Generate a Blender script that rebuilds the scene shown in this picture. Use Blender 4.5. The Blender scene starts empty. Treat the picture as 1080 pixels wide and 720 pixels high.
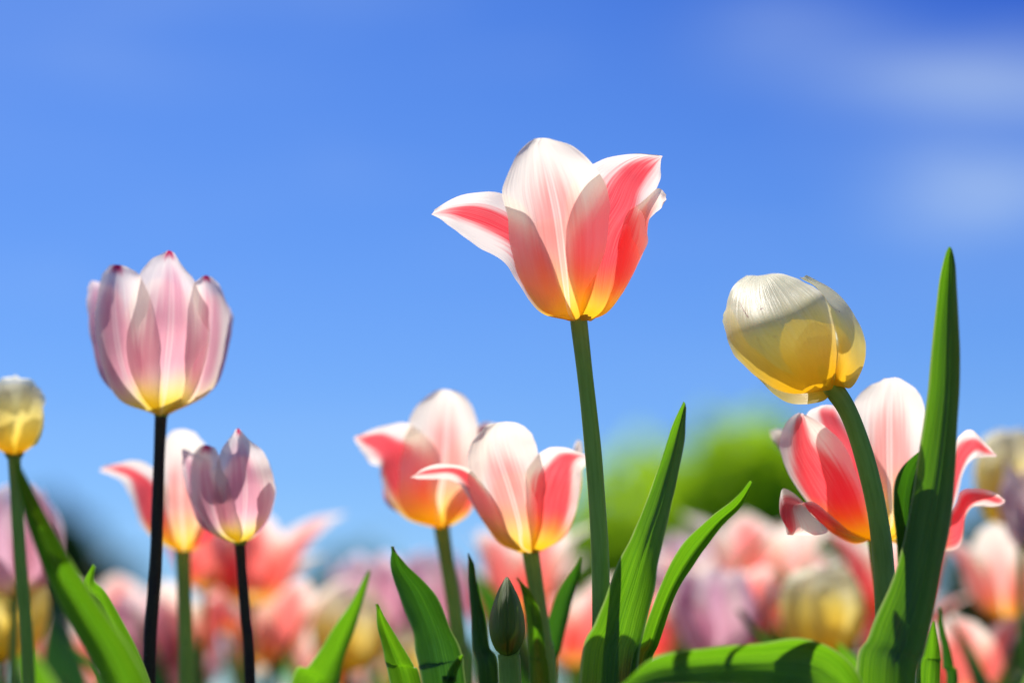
import bpy, math, random
from mathutils import Vector, Matrix
from mathutils import noise as mnoise

R = math.radians
S = bpy.context.scene
random.seed(11)

# ------------------------------------------------------------------ camera
H_CAM, PITCH = 0.18, R(9.04)
FWD = Vector((0, math.cos(PITCH), math.sin(PITCH)))
UP = Vector((0, -math.sin(PITCH), math.cos(PITCH)))
CAM = Vector((0, 0, H_CAM))
cd = bpy.data.cameras.new("camera")
cam = bpy.data.objects.new("camera", cd)
S.collection.objects.link(cam)
cam.location = CAM
cam.rotation_euler = (R(90) + PITCH, 0, 0)
cd.lens, cd.sensor_width = 100, 36
cd.clip_start, cd.clip_end = 0.05, 3000
cd.dof.use_dof = True
cd.dof.focus_distance = 1.012
cd.dof.aperture_fstop = 4.5
S.camera = cam

# ------------------------------------------------------------------ world, sun, exposure
SUN_DIR = Vector((-0.30, 0.80, 0.95)).normalized()
SUN_EL = math.asin(SUN_DIR.z)
SUN_ROT = math.atan2(SUN_DIR.x, SUN_DIR.y) % (2 * math.pi)
S.view_settings.view_transform = 'Standard'
S.view_settings.look = 'None'
S.view_settings.exposure = 0.75
S.view_settings.gamma = 1.0
S.view_settings.use_curve_mapping = False
S.cycles.use_denoising = True
S.cycles.max_bounces = 12
S.cycles.diffuse_bounces = 6
S.cycles.transmission_bounces = 8
S.cycles.sample_clamp_indirect = 6

W = bpy.data.worlds.new("World")
S.world = W
W.use_nodes = True
nt = W.node_tree
nt.nodes.clear()


class NB:
    """tiny node builder"""
    def __init__(self, tree):
        self.t = tree
        self.n = tree.nodes
        self.l = tree.links

    def put(self, sock, v):
        if v is None:
            return
        if isinstance(v, bpy.types.NodeSocket):
            self.l.new(v, sock)
        elif isinstance(v, (tuple, list)) and len(v) == 3 and sock.type == 'RGBA':
            sock.default_value = (*v, 1)
        else:
            sock.default_value = v

    def m(self, op, a, b=None, c=None, clamp=False):
        x = self.n.new('ShaderNodeMath')
        x.operation = op
        x.use_clamp = clamp
        for i, v in enumerate((a, b, c)):
            self.put(x.inputs[i], v)
        return x.outputs[0]

    def ss(self, v, lo, hi, a=0.0, b=1.0):
        """smoothstep of v from lo..hi to a..b (lo may exceed hi)"""
        x = self.n.new('ShaderNodeMapRange')
        x.interpolation_type = 'SMOOTHSTEP'
        if not isinstance(lo, bpy.types.NodeSocket) and not isinstance(hi, bpy.types.NodeSocket) and lo > hi:
            lo, hi, a, b = hi, lo, b, a
        for i, q in enumerate((v, lo, hi, a, b)):
            self.put(x.inputs[i], q)
        return x.outputs[0]

    def mix(self, f, a, b, mode='MIX'):
        x = self.n.new('ShaderNodeMix')
        x.data_type = 'RGBA'
        x.blend_type = mode
        self.put(x.inputs[0], f)
        self.put(x.inputs[6], a)
        self.put(x.inputs[7], b)
        return x.outputs[2]

    def noise(self, vec, scale, detail=2, rough=0.5):
        x = self.n.new('ShaderNodeTexNoise')
        self.put(x.inputs['Vector'], vec)
        x.inputs['Scale'].default_value = scale
        x.inputs['Detail'].default_value = detail
        x.inputs['Roughness'].default_value = rough
        return x.outputs[0]

    def xyz(self, x, y, z):
        c = self.n.new('ShaderNodeCombineXYZ')
        for i, v in enumerate((x, y, z)):
            self.put(c.inputs[i], v)
        return c.outputs[0]


b = NB(nt)
sky = nt.nodes.new('ShaderNodeTexSky')
sky.sky_type = 'NISHITA'
sky.sun_disc = False
sky.sun_elevation = SUN_EL
sky.sun_rotation = SUN_ROT
sky.air_density = 1.0
sky.dust_density = 0.15
sky.ozone_density = 6.0
tc = nt.nodes.new('ShaderNodeTexCoord')
dirv = tc.outputs['Generated']
sep = nt.nodes.new('ShaderNodeSeparateXYZ')
nt.links.new(dirv, sep.inputs[0])
hs = nt.nodes.new('ShaderNodeHueSaturation')
hs.inputs['Hue'].default_value = 0.52
hs.inputs['Saturation'].default_value = 1.22
hs.inputs['Value'].default_value = 1.0
nt.links.new(sky.outputs[0], hs.inputs['Color'])
gm = nt.nodes.new('ShaderNodeGamma')
gm.inputs[1].default_value = 1.02
nt.links.new(hs.outputs[0], gm.inputs[0])
skyc = b.mix(1.0, gm.outputs[0], (0.425, 0.53, 0.60), 'MULTIPLY')


def sky_blob(cx, cz, sx, sz):
    """soft patch of thin cloud around one direction of the sky"""
    dx = b.m('DIVIDE', b.m('SUBTRACT', sep.outputs[0], cx), sx)
    dz = b.m('DIVIDE', b.m('SUBTRACT', sep.outputs[2], cz), sz)
    r2 = b.m('ADD', b.m('MULTIPLY', dx, dx), b.m('MULTIPLY', dz, dz))
    return b.m('POWER', 2.718, b.m('MULTIPLY', r2, -1.0))


front = b.ss(sep.outputs[1], 0.0, 0.3)
nz = b.noise(b.xyz(b.m('MULTIPLY', sep.outputs[0], 9.0), b.m('MULTIPLY', sep.outputs[1], 8.0), b.m('MULTIPLY', sep.outputs[2], 60.0)), 1.0, 5, 0.6)
cl = b.m('ADD', b.m('MULTIPLY', sky_blob(0.165, 0.208, 0.034, 0.012), 0.95), b.m('MULTIPLY', sky_blob(0.175, 0.243, 0.065, 0.012), 0.42))
cl = b.m('ADD', cl, b.m('MULTIPLY', sky_blob(0.095, 0.262, 0.03, 0.010), 0.28))
cl = b.m('ADD', cl, b.m('MULTIPLY', sky_blob(-0.20, 0.27, 0.09, 0.05), 0.10))
far = b.m('MULTIPLY', b.ss(nz, 0.5, 0.8), 0.10)
cl = b.m('MULTIPLY', b.m('ADD', b.m('MULTIPLY', cl, b.ss(nz, 0.3, 0.65, 0.30, 1.15)), far), front)
bright = nt.nodes.new('ShaderNodeMix')
skyc = b.mix(b.m('MULTIPLY', sky_blob(0.22, 0.33, 0.17, 0.085), front), skyc, b.mix(1.0, skyc, (0.0, 0.22, 0.70), 'MULTIPLY'))
skyc = b.mix(cl, skyc, (3.5, 4.4, 5.5))
bg = nt.nodes.new('ShaderNodeBackground')
bg.inputs['Strength'].default_value = 0.10
nt.links.new(skyc, bg.inputs['Color'])
nt.nodes.remove(bright)
wo = nt.nodes.new('ShaderNodeOutputWorld')
nt.links.new(bg.outputs[0], wo.inputs[0])

sd = bpy.data.lights.new("sun", 'SUN')
sd.energy = 4.6
sd.angle = R(0.5)
sd.color = (1.0, 0.955, 0.88)
sun = bpy.data.objects.new("sun", sd)
S.collection.objects.link(sun)
sun.rotation_euler = SUN_DIR.to_track_quat('Z', 'Y').to_euler()
sun.location = (-3, 4, 8)

# ------------------------------------------------------------------ helpers
def at(px, py, Y):
    """the place on the upright plane y = Y that pixel (px, py) of the 1080 x 720 photograph looks at"""
    d = FWD + Vector((1, 0, 0)) * ((px - 540) / 3000) + UP * ((360 - py) / 3000)
    return CAM + d * (Y / d.y)


def tag(o, label=None, cat=None, group=None, kind=None):
    if label: o['label'] = label
    if cat: o['category'] = cat
    if group: o['group'] = group
    if kind: o['kind'] = kind
    return o


def empty(name, loc, parent=None):
    o = bpy.data.objects.new(name, None)
    o.empty_display_size = 0.02
    S.collection.objects.link(o)
    o.location = loc
    if parent: o.parent = parent
    return o


def mesh_obj(name, verts, faces, mat, parent=None, uvs=None, origin=None, smooth=True):
    """verts are in world space; origin = where the object's parent stands"""
    o0 = origin if origin is not None else Vector((0, 0, 0))
    me = bpy.data.meshes.new(name)
    me.from_pydata([tuple(Vector(v) - o0) for v in verts], [], faces)
    if uvs:
        ul = me.uv_layers.new(name="uv")
        for lp in me.loops:
            ul.data[lp.index].uv = uvs[lp.vertex_index]
    if mat:
        me.materials.append(mat)
    if smooth:
        me.polygons.foreach_set('use_smooth', [True] * len(me.polygons))
    me.update()
    o = bpy.data.objects.new(name, me)
    S.collection.objects.link(o)
    if parent: o.parent = parent
    return o


def cat_rom(pts, t):
    """pts: list of tuples, t in 0..1"""
    n = len(pts) - 1
    x = t * n
    i = min(int(x), n - 1)
    f = x - i
    p1, p2 = pts[i], pts[i + 1]
    p0 = pts[i - 1] if i > 0 else [2 * a - c for a, c in zip(p1, p2)]
    p3 = pts[i + 2] if i + 2 <= n else [2 * c - a for a, c in zip(p1, p2)]
    return [0.5 * (2 * q1 + (q2 - q0) * f + (2 * q0 - 5 * q1 + 4 * q2 - q3) * f * f + (3 * q1 - q0 - 3 * q2 + q3) * f ** 3)
            for q0, q1, q2, q3 in zip(p0, p1, p2, p3)]


def grid_obj(name, rows, mat, parent, origin, uvw=1.0):
    nv, nu = len(rows) - 1, len(rows[0]) - 1
    verts, uvs, faces = [], [], []
    for j, row in enumerate(rows):
        for i, p in enumerate(row):
            verts.append(p)
            uvs.append((i / nu, j / nv))
    for j in range(nv):
        for i in range(nu):
            a = j * (nu + 1) + i
            faces.append((a, a + 1, a + nu + 2, a + nu + 1))
    return mesh_obj(name, verts, faces, mat, parent, uvs, origin)


def sheet(name, secs, X0, Y0, sc, Y, mat, parent, origin, nv=44, nu=22, ruffle=0.0, seed=0, groove=0.0, bulge=0.0):
    """a petal or leaf: each section is (Lx,Ly, Cx,Cy, Rx,Ry, dL,dC,dR), d = mm behind the plane Y"""
    rows = []
    for j in range(nv + 1):
        t = j / nv
        s = cat_rom(secs, t)
        L = at(X0 + s[0] / sc, Y0 + s[1] / sc, Y + s[6] / 1000)
        C = at(X0 + s[2] / sc, Y0 + s[3] / sc, Y + s[7] / 1000)
        Q = at(X0 + s[4] / sc, Y0 + s[5] / sc, Y + s[8] / 1000)
        side = (Q - L)
        wid = side.length
        s2 = cat_rom(secs, min(1, t + 0.02)); s1 = cat_rom(secs, max(0, t - 0.02))
        T = at(X0 + s2[2] / sc, Y0 + s2[3] / sc, Y + s2[7] / 1000) - at(X0 + s1[2] / sc, Y0 + s1[3] / sc, Y + s1[7] / 1000)
        nrm = side.cross(T)
        nrm = nrm.normalized() if nrm.length > 1e-9 else Vector((0, -1, 0))
        row = []
        for i in range(nu + 1):
            u = -1 + 2 * i / nu
            p = L * (u * (u - 1) / 2) + C * (1 - u * u) + Q * (u * (u + 1) / 2)
            d = 0.0
            if ruffle:
                env = min(1, t * 2.5)
                q = mnoise.noise(Vector((u * 1.3 + seed * 7.1, t * 5.5, seed * 3.3)))
                q2 = mnoise.noise(Vector((u * 4.0 + seed * 2.1, t * 15, seed * 1.3 + 5)))
                d += ruffle * env * (q * (0.35 + 0.65 * abs(u) ** 1.5) + 0.22 * q2 * abs(u) ** 2)
                edge = mnoise.noise(Vector((seed * 5.7 + (3 if u > 0 else 0), t * 13, 2.2)))
                p = p + side * (0.5 * (1 if u > 0 else -1) * 0.035 * edge * abs(u) ** 4 * env)
            if groove:
                d += groove * math.exp(-(u / 0.07) ** 2) - groove * 0.6 * math.exp(-(u / 0.22) ** 2)
            if bulge:
                d += bulge * wid * math.cos(u * math.pi) * 0.1
            row.append(p + nrm * d)
        rows.append(row)
    return grid_obj(name, rows, mat, parent, origin)


def tube(name, pts, radii, mat, parent, origin, ns=14, nseg=40, cap=True, lumps=0.0):
    """smooth tapered tube through world points"""
    P = [tuple(p) + (r,) for p, r in zip(pts, radii)]
    verts, uvs, faces = [], [], []
    prev = None
    for j in range(nseg + 1):
        t = j / nseg
        q = cat_rom(P, t)
        c = Vector(q[:3]); r = q[3]
        a = Vector(cat_rom(P, min(1, t + 0.01))[:3]) - Vector(cat_rom(P, max(0, t - 0.01))[:3])
        a.normalize()
        x = (prev if prev else Vector((1, 0, 0)))
        x = (x - a * x.dot(a)).normalized()
        prev = x
        y = a.cross(x)
        for i in range(ns):
            th = 2 * math.pi * i / ns
            rr = r * (1 + lumps * mnoise.noise(Vector((math.cos(th) * 1.5, math.sin(th) * 1.5, t * 9))))
            verts.append(c + (x * math.cos(th) + y * math.sin(th)) * rr)
            uvs.append((i / ns, t))
    for j in range(nseg):
        for i in range(ns):
            k = (i + 1) % ns
            faces.append((j * ns + i, j * ns + k, (j + 1) * ns + k, (j + 1) * ns + i))
    if cap:
        faces.append(tuple(range(ns))[::-1])
        faces.append(tuple(nseg * ns + i for i in range(ns)))
    return mesh_obj(name, verts, faces, mat, parent, uvs, origin)


def lathe(name, prof, c, axis, mat, parent, origin, ns=20):
    """prof: (radius, height) pairs along axis from c"""
    axis = axis.normalized()
    x = axis.orthogonal().normalized(); y = axis.cross(x)
    verts, faces, uvs = [], [], []
    for j, (r, h) in enumerate(prof):
        for i in range(ns):
            th = 2 * math.pi * i / ns
            verts.append(c + axis * h + (x * math.cos(th) + y * math.sin(th)) * r)
            uvs.append((i / ns, j / len(prof)))
    for j in range(len(prof) - 1):
        for i in range(ns):
            k = (i + 1) % ns
            faces.append((j * ns + i, j * ns + k, (j + 1) * ns + k, (j + 1) * ns + i))
    return mesh_obj(name, verts, faces, mat, parent, uvs, origin)


# ------------------------------------------------------------------ materials
def new_mat(name):
    m = bpy.data.materials.new(name)
    m.use_nodes = True
    m.node_tree.nodes.clear()
    return m, NB(m.node_tree)


def uvsep(b):
    uv = b.n.new('ShaderNodeUVMap'); uv.uv_map = "uv"
    s = b.n.new('ShaderNodeSeparateXYZ')
    b.l.new(uv.outputs[0], s.inputs[0])
    return s.outputs[0], s.outputs[1]


def finish(b, col, tcol, tmix, rough, spec, bump=None, bstr=0.2, bdist=0.001, sheen=0.0, thin=0.0):
    p = b.n.new('ShaderNodeBsdfPrincipled')
    b.put(p.inputs['Base Color'], col)
    b.put(p.inputs['Roughness'], rough)
    b.put(p.inputs['Specular IOR Level'], spec)
    if sheen:
        p.inputs['Sheen Weight'].default_value = sheen
    out = b.n.new('ShaderNodeOutputMaterial')
    bn = None
    if bump is not None:
        bn = b.n.new('ShaderNodeBump')
        bn.inputs['Strength'].default_value = bstr
        bn.inputs['Distance'].default_value = bdist
        b.put(bn.inputs['Height'], bump)
        b.l.new(bn.outputs[0], p.inputs['Normal'])
    if tmix:
        tr = b.n.new('ShaderNodeBsdfTranslucent')
        b.put(tr.inputs[0], tcol)
        if bn: b.l.new(bn.outputs[0], tr.inputs['Normal'])
        mx = b.n.new('ShaderNodeMixShader')
        b.put(mx.inputs[0], tmix)
        b.l.new(p.outputs[0], mx.inputs[1]); b.l.new(tr.outputs[0], mx.inputs[2])
        if thin:
            tp = b.n.new('ShaderNodeBsdfTransparent')
            b.put(tp.inputs[0], tcol)
            m2 = b.n.new('ShaderNodeMixShader')
            m2.inputs[0].default_value = thin
            b.l.new(mx.outputs[0], m2.inputs[1]); b.l.new(tp.outputs[0], m2.inputs[2])
            mx = m2
        b.l.new(mx.outputs[0], out.inputs[0])
    else:
        b.l.new(p.outputs[0], out.inputs[0])


def petal_mat(name, white, flame, base, fw=0.5, fs=1.0, flo=0.05, fhi=0.92, blen=0.2, rib=0.0, ribcol=(0.9, 0.85, 0.78), tip=None,
              soft=0.22, tmix=0.63, bfade=0.16, spots=0.0, edge=None, scratch=False, thin=0.14):
    m, b = new_mat(name)
    u, v = uvsep(b)
    info = b.n.new('ShaderNodeObjectInfo')
    rnd = info.outputs['Random']
    a = b.m('ABSOLUTE', b.m('SUBTRACT', b.m('MULTIPLY', u, 2.0), 1.0))
    off = b.m('MULTIPLY', rnd, 37.0)
    # long streaks that fan out from the petal's base
    streak = b.noise(b.xyz(b.m('ADD', b.m('MULTIPLY', u, 26.0), off), b.m('MULTIPLY', v, 1.6), off), 1.0, 4, 0.65)
    broad = b.noise(b.xyz(b.m('ADD', b.m('MULTIPLY', u, 3.0), off), b.m('MULTIPLY', v, 2.2), 3.0), 1.0, 2, 0.5)
    fine = b.noise(b.xyz(b.m('MULTIPLY', u, 90.0), b.m('MULTIPLY', v, 3.0), off), 1.0, 2, 0.5)
    w = b.m('MULTIPLY', b.ss(v, 0.72, 0.30, 0.68, 1.45), fw)
    q = b.m('SUBTRACT', b.m('ADD', a, b.m('ADD', b.m('MULTIPLY', b.m('SUBTRACT', streak, 0.5), 0.55), b.m('MULTIPLY', b.m('SUBTRACT', broad, 0.5), 0.5))), w)
    f = b.ss(q, soft, -soft)
    f = b.m('MULTIPLY', f, b.ss(v, flo, flo + 0.22))
    vs = b.m('ADD', v, b.m('MULTIPLY', b.m('SUBTRACT', streak, 0.5), 0.22))
    f = b.m('MULTIPLY', f, b.ss(vs, fhi + 0.10, fhi - 0.16))
    f = b.m('MULTIPLY', f, b.m('MULTIPLY', b.ss(fine, 0.2, 0.75, 0.80, 1.0), fs))
    col = b.mix(f, white, flame)
    if edge:
        col = b.mix(b.m('MULTIPLY', b.ss(a, 0.86, 1.0), 0.5), col, edge)
    bs = b.ss(b.m('ADD', v, b.m('MULTIPLY', b.m('SUBTRACT', broad, 0.5), 0.10)), blen + bfade, blen - bfade * 0.7)
    col = b.mix(bs, col, base)
    if rib:
        r = b.m('MULTIPLY', b.ss(b.m('ABSOLUTE', b.m('SUBTRACT', a, 0.055)), 0.030, 0.006), rib)
        r = b.m('ADD', r, b.m('MULTIPLY', b.ss(a, 0.05, 0.0), rib * 0.55))
        r = b.m('MULTIPLY', r, b.ss(v, 0.97, 0.80))
        col = b.mix(r, col, ribcol)
    if tip:
        col = b.mix(b.m('MULTIPLY', b.ss(vs, 0.84, 0.97), b.ss(a, 0.7, 0.2)), col, tip)
    if spots:
        sp = b.noise(b.xyz(b.m('MULTIPLY', u, 9.0), b.m('MULTIPLY', v, 5.0), off), 1.0, 5, 0.7)
        col = b.mix(b.m('MULTIPLY', b.ss(sp, 0.69, 0.74), spots), col, (0.30, 0.10, 0.04))
    if scratch:
        for (ax, ay), (bx_, by_), wd in (((0.25, 0.735), (0.36, 0.625), 0.010), ((0.50, 0.66), (0.54, 0.665), 0.009)):
            ln = math.hypot(bx_ - ax, by_ - ay)
            dx, dy = (bx_ - ax) / ln, (by_ - ay) / ln
            px_ = b.m('SUBTRACT', u, ax); py_ = b.m('SUBTRACT', v, ay)
            al = b.m('ADD', b.m('MULTIPLY', px_, dx), b.m('MULTIPLY', py_, dy))
            pr = b.m('ABSOLUTE', b.m('ADD', b.m('MULTIPLY', px_, -dy), b.m('MULTIPLY', py_, dx)))
            sn = b.noise(b.xyz(b.m('MULTIPLY', u, 60.0), b.m('MULTIPLY', v, 60.0), 4.0), 1.0, 2, 0.6)
            mk = b.m('MULTIPLY', b.m('MULTIPLY', b.ss(al, -0.005, 0.01), b.ss(al, ln + 0.005, ln - 0.01)), b.ss(pr, wd, wd * 0.3))
            col = b.mix(b.m('MULTIPLY', mk, b.ss(sn, 0.38, 0.52)), col, (0.30, 0.06, 0.03))
    # slight natural mottling
    col = b.mix(b.m('MULTIPLY', fine, 0.16), col, b.mix(1.0, col, (0.82, 0.80, 0.76), 'MULTIPLY'))
    tcol_ = b.n.new('ShaderNodeGamma')
    b.put(tcol_.inputs[0], col); tcol_.inputs[1].default_value = 1.4
    finish(b, col, tcol_.outputs[0], tmix, 0.45, 0.25, b.m('ADD', b.m('MULTIPLY', fine, 0.6), streak), 0.45, 0.0007, 0.1, thin)
    return m


def leaf_mat(name, col1, col2, tcol, tmix=0.42, rough=0.38, spec=0.5):
    m, b = new_mat(name)
    u, v = uvsep(b)
    info = b.n.new('ShaderNodeObjectInfo')
    off = b.m('MULTIPLY', info.outputs['Random'], 31.0)
    fine = b.noise(b.xyz(b.m('MULTIPLY', u, 34.0), b.m('MULTIPLY', v, 1.2), off), 1.0, 4, 0.75)
    broad = b.noise(b.xyz(b.m('MULTIPLY', u, 5.0), b.m('MULTIPLY', v, 6.0), off), 1.0, 3, 0.6)
    bloom = b.noise(b.xyz(b.m('MULTIPLY', u, 12.0), b.m('MULTIPLY', v, 22.0), off), 1.0, 4, 0.65)
    col = b.mix(broad, col1, col2)
    col = b.mix(b.m('MULTIPLY', b.ss(fine, 0.35, 0.65), 0.6), col, b.mix(1.0, col, (0.55, 0.62, 0.55), 'MULTIPLY'))
    col = b.mix(b.m('MULTIPLY', b.ss(bloom, 0.5, 0.75), 0.16), col, (0.22, 0.33, 0.30))
    a = b.m('ABSOLUTE', b.m('SUBTRACT', b.m('MULTIPLY', u, 2.0), 1.0))
    col = b.mix(b.ss(a, 0.90, 0.985, 0, 0.9), col, (0.42, 0.55, 0.25))
    wob = b.noise(b.xyz(b.m('MULTIPLY', u, 2.0), b.m('MULTIPLY', v, 3.0), off), 1.0, 2, 0.5)
    line = b.m('SINE', b.m('ADD', b.m('MULTIPLY', u, 130.0), b.m('MULTIPLY', wob, 9.0)))
    vein = b.ss(line, 0.35, 1.0)
    col = b.mix(b.m('MULTIPLY', vein, 0.30), col, b.mix(1.0, col, (1.9, 1.7, 1.5), 'MULTIPLY'))
    speck = b.noise(b.xyz(b.m('MULTIPLY', u, 40.0), b.m('MULTIPLY', v, 90.0), off), 1.0, 3, 0.7)
    col = b.mix(b.m('MULTIPLY', b.ss(speck, 0.70, 0.76), 0.5), col, (0.25, 0.26, 0.16))
    tipm = b.ss(b.m('ADD', v, b.m('MULTIPLY', b.m('SUBTRACT', bloom, 0.5), 0.02)), 0.975, 0.995)
    col = b.mix(tipm, col, (0.30, 0.22, 0.10))
    tcol = b.mix(b.m('MULTIPLY', vein, 0.45), b.mix(0.0, tcol, tcol), (tcol[0] * 0.35, tcol[1] * 0.5, tcol[2]))
    tcol = b.mix(b.ss(a, 0.88, 0.985, 0, 0.8), tcol, (0.62, 0.80, 0.22))
    tc_ = b.mix(b.ss(fine, 0.35, 0.68), tcol, b.mix(1.0, tcol, (0.5, 0.65, 0.5), 'MULTIPLY'))
    finish(b, col, tc_, tmix, b.ss(bloom, 0.3, 0.7, rough - 0.06, rough + 0.14), spec, b.m('ADD', b.m('ADD', fine, b.m('MULTIPLY', bloom, 0.3)), b.m('MULTIPLY', vein, 0.5)), 0.55, 0.0007)
    return m


def stem_mat(name, c1, c2, tcol=None):
    m, b = new_mat(name)
    u, v = uvsep(b)
    n1 = b.noise(b.xyz(b.m('MULTIPLY', u, 14.0), b.m('MULTIPLY', v, 9.0), 1.0), 1.0, 4, 0.6)
    n2 = b.noise(b.xyz(b.m('MULTIPLY', u, 30.0), b.m('MULTIPLY', v, 160.0), 2.0), 1.0, 2, 0.5)
    col = b.mix(b.ss(n1, 0.3, 0.7), c1, c2)
    col = b.mix(b.m('MULTIPLY', b.ss(n2, 0.62, 0.75), 0.35), col, (0.25, 0.33, 0.22))
    finish(b, col, col, 0.25, 0.5, 0.22, n1, 0.25, 0.0006)
    return m


PINK = petal_mat('pink_flame_petal', (0.96, 0.88, 0.80), (0.94, 0.12, 0.15), (0.95, 0.66, 0.06), fw=0.58, fs=1.0, flo=0.0, fhi=0.95, blen=0.17, edge=(0.95, 0.90, 0.86))
PINKP = petal_mat('pale_pink_petal', (0.96, 0.89, 0.79), (0.95, 0.32, 0.29), (0.95, 0.68, 0.10), fw=0.42, fs=0.72, flo=0.10, fhi=0.72, blen=0.22, rib=0.8,
                  ribcol=(0.95, 0.84, 0.76), bfade=0.2, soft=0.3)
PINKM = petal_mat('inner_pink_petal', (0.95, 0.85, 0.76), (0.94, 0.13, 0.09), (0.95, 0.66, 0.07), fw=0.85, fs=0.85, flo=0.05, fhi=0.80, blen=0.15, soft=0.3)
LILAC = petal_mat('lilac_petal', (0.97, 0.89, 0.84), (0.70, 0.27, 0.40), (0.88, 0.72, 0.13), fw=0.5, fs=0.75, flo=0.10, fhi=0.80, blen=0.15, soft=0.3, rib=0.5,
                  ribcol=(0.9, 0.80, 0.78), tip=(0.62, 0.03, 0.17), bfade=0.13)
LILACD = petal_mat('mauve_petal', (0.93, 0.82, 0.82), (0.62, 0.22, 0.36), (0.85, 0.70, 0.13), fw=0.65, fs=0.74, flo=0.02, fhi=0.88, blen=0.13, soft=0.3, bfade=0.12)
YEL = petal_mat('cream_yellow_petal', (0.97, 0.94, 0.76), (0.97, 0.86, 0.36), (0.97, 0.72, 0.08), fw=1.3, fs=0.9, flo=-0.1, fhi=0.62, blen=0.27, soft=0.4, bfade=0.28, spots=0.3,
                thin=0.24, tmix=0.5, edge=(0.93, 0.92, 0.80))
YELS = petal_mat('scratched_cream_petal', (0.97, 0.92, 0.60), (0.97, 0.83, 0.26), (0.97, 0.62, 0.03), fw=1.3, fs=0.9, flo=-0.1, fhi=0.62, blen=0.27, soft=0.4, bfade=0.28, spots=0.3,
                thin=0.20, tmix=0.5, scratch=True, edge=(0.97, 0.95, 0.80))
PINKB = petal_mat('soft_pink_petal', (0.97, 0.88, 0.80), (0.95, 0.22, 0.20), (0.97, 0.72, 0.26), fw=0.58, fs=0.92, flo=0.04, fhi=0.85, blen=0.18, soft=0.35, thin=0.24)
LILACB = petal_mat('soft_lilac_petal', (0.96, 0.87, 0.87), (0.76, 0.42, 0.60), (0.96, 0.80, 0.40), fw=0.45, fs=0.70, flo=0.08, fhi=0.82, blen=0.12, soft=0.35, thin=0.22)
BUDM = petal_mat('green_bud_petal', (0.34, 0.44, 0.10), (0.17, 0.30, 0.05), (0.14, 0.27, 0.03), fw=0.5, fs=0.6, tmix=0.62, thin=0.1, edge=(0.3, 0.34, 0.14))
LEAF = leaf_mat('tulip_leaf', (0.040, 0.135, 0.045), (0.075, 0.20, 0.045), (0.26, 0.62, 0.010))
LEAFD = leaf_mat('blue_green_leaf', (0.018, 0.085, 0.062), (0.030, 0.115, 0.065), (0.12, 0.40, 0.012), tmix=0.26)
LEAFT = leaf_mat('thick_leaf', (0.045, 0.13, 0.035), (0.075, 0.19, 0.045), (0.24, 0.58, 0.010), tmix=0.34)
STEM = stem_mat('green_stem', (0.28, 0.46, 0.08), (0.38, 0.58, 0.12))
STEMD = stem_mat('purple_stem', (0.040, 0.026, 0.026), (0.07, 0.06, 0.03))

m_, b_ = new_mat('soil')
tcn = b_.n.new('ShaderNodeTexCoord')
n1 = b_.noise(tcn.outputs['Object'], 9.0, 6, 0.65)
n2 = b_.noise(tcn.outputs['Object'], 70.0, 5, 0.7)
finish(b_, b_.mix(n1, (0.045, 0.030, 0.018), (0.11, 0.078, 0.05)), None, 0, 0.95, 0.2, b_.m('ADD', n1, n2), 0.8, 0.02)
SOIL = m_
m_, b_ = new_mat('lawn')
tcn = b_.n.new('ShaderNodeTexCoord')
n1 = b_.noise(tcn.outputs['Object'], 0.15, 4, 0.6)
n2 = b_.noise(tcn.outputs['Object'], 25.0, 5, 0.7)
finish(b_, b_.mix(n2, b_.mix(n1, (0.035, 0.09, 0.02), (0.07, 0.14, 0.03)), (0.09, 0.16, 0.04)), None, 0, 0.9, 0.2, n2, 0.8, 0.03)
LAWN = m_


def foliage_mat(name, c1, c2, tcol, tmix=0.35):
    m, b = new_mat(name)
    info = b.n.new('ShaderNodeNewGeometry')
    col = b.mix(info.outputs['Random Per Island'], c1, c2)
    finish(b, col, b.mix(info.outputs['Random Per Island'], tcol, c2), tmix, 0.5, 0.3)
    return m


m_, b_ = new_mat('bark')
tcn = b_.n.new('ShaderNodeTexCoord')
n1 = b_.noise(tcn.outputs['Object'], 6.0, 5, 0.6)
finish(b_, b_.mix(n1, (0.06, 0.045, 0.03), (0.16, 0.12, 0.09)), None, 0, 0.9, 0.2, n1, 0.8, 0.05)
BARK = m_

# ------------------------------------------------------------------ setting: ground
def flat_grid(name, x0, x1, y0, y1, z, nx, ny, mat, amp=0.0, fr=1.0):
    verts, faces = [], []
    for j in range(ny + 1):
        for i in range(nx + 1):
            x = x0 + (x1 - x0) * i / nx; y = y0 + (y1 - y0) * j / ny
            verts.append((x, y, z + (amp * mnoise.noise(Vector((x * fr, y * fr, 0.3))) if amp else 0)))
    for j in range(ny):
        for i in range(nx):
            a = j * (nx + 1) + i
            faces.append((a, a + 1, a + nx + 2, a + nx + 1))
    return mesh_obj(name, verts, faces, mat)


g = flat_grid('ground', -900, 900, -300, 1500, -0.03, 8, 8, LAWN)
tag(g, kind='structure')
g = flat_grid('flower_bed_soil', -3.2, 3.2, -0.6, 5.4, 0.0, 110, 110, SOIL, 0.014, 7.0)
tag(g, kind='structure')

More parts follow.
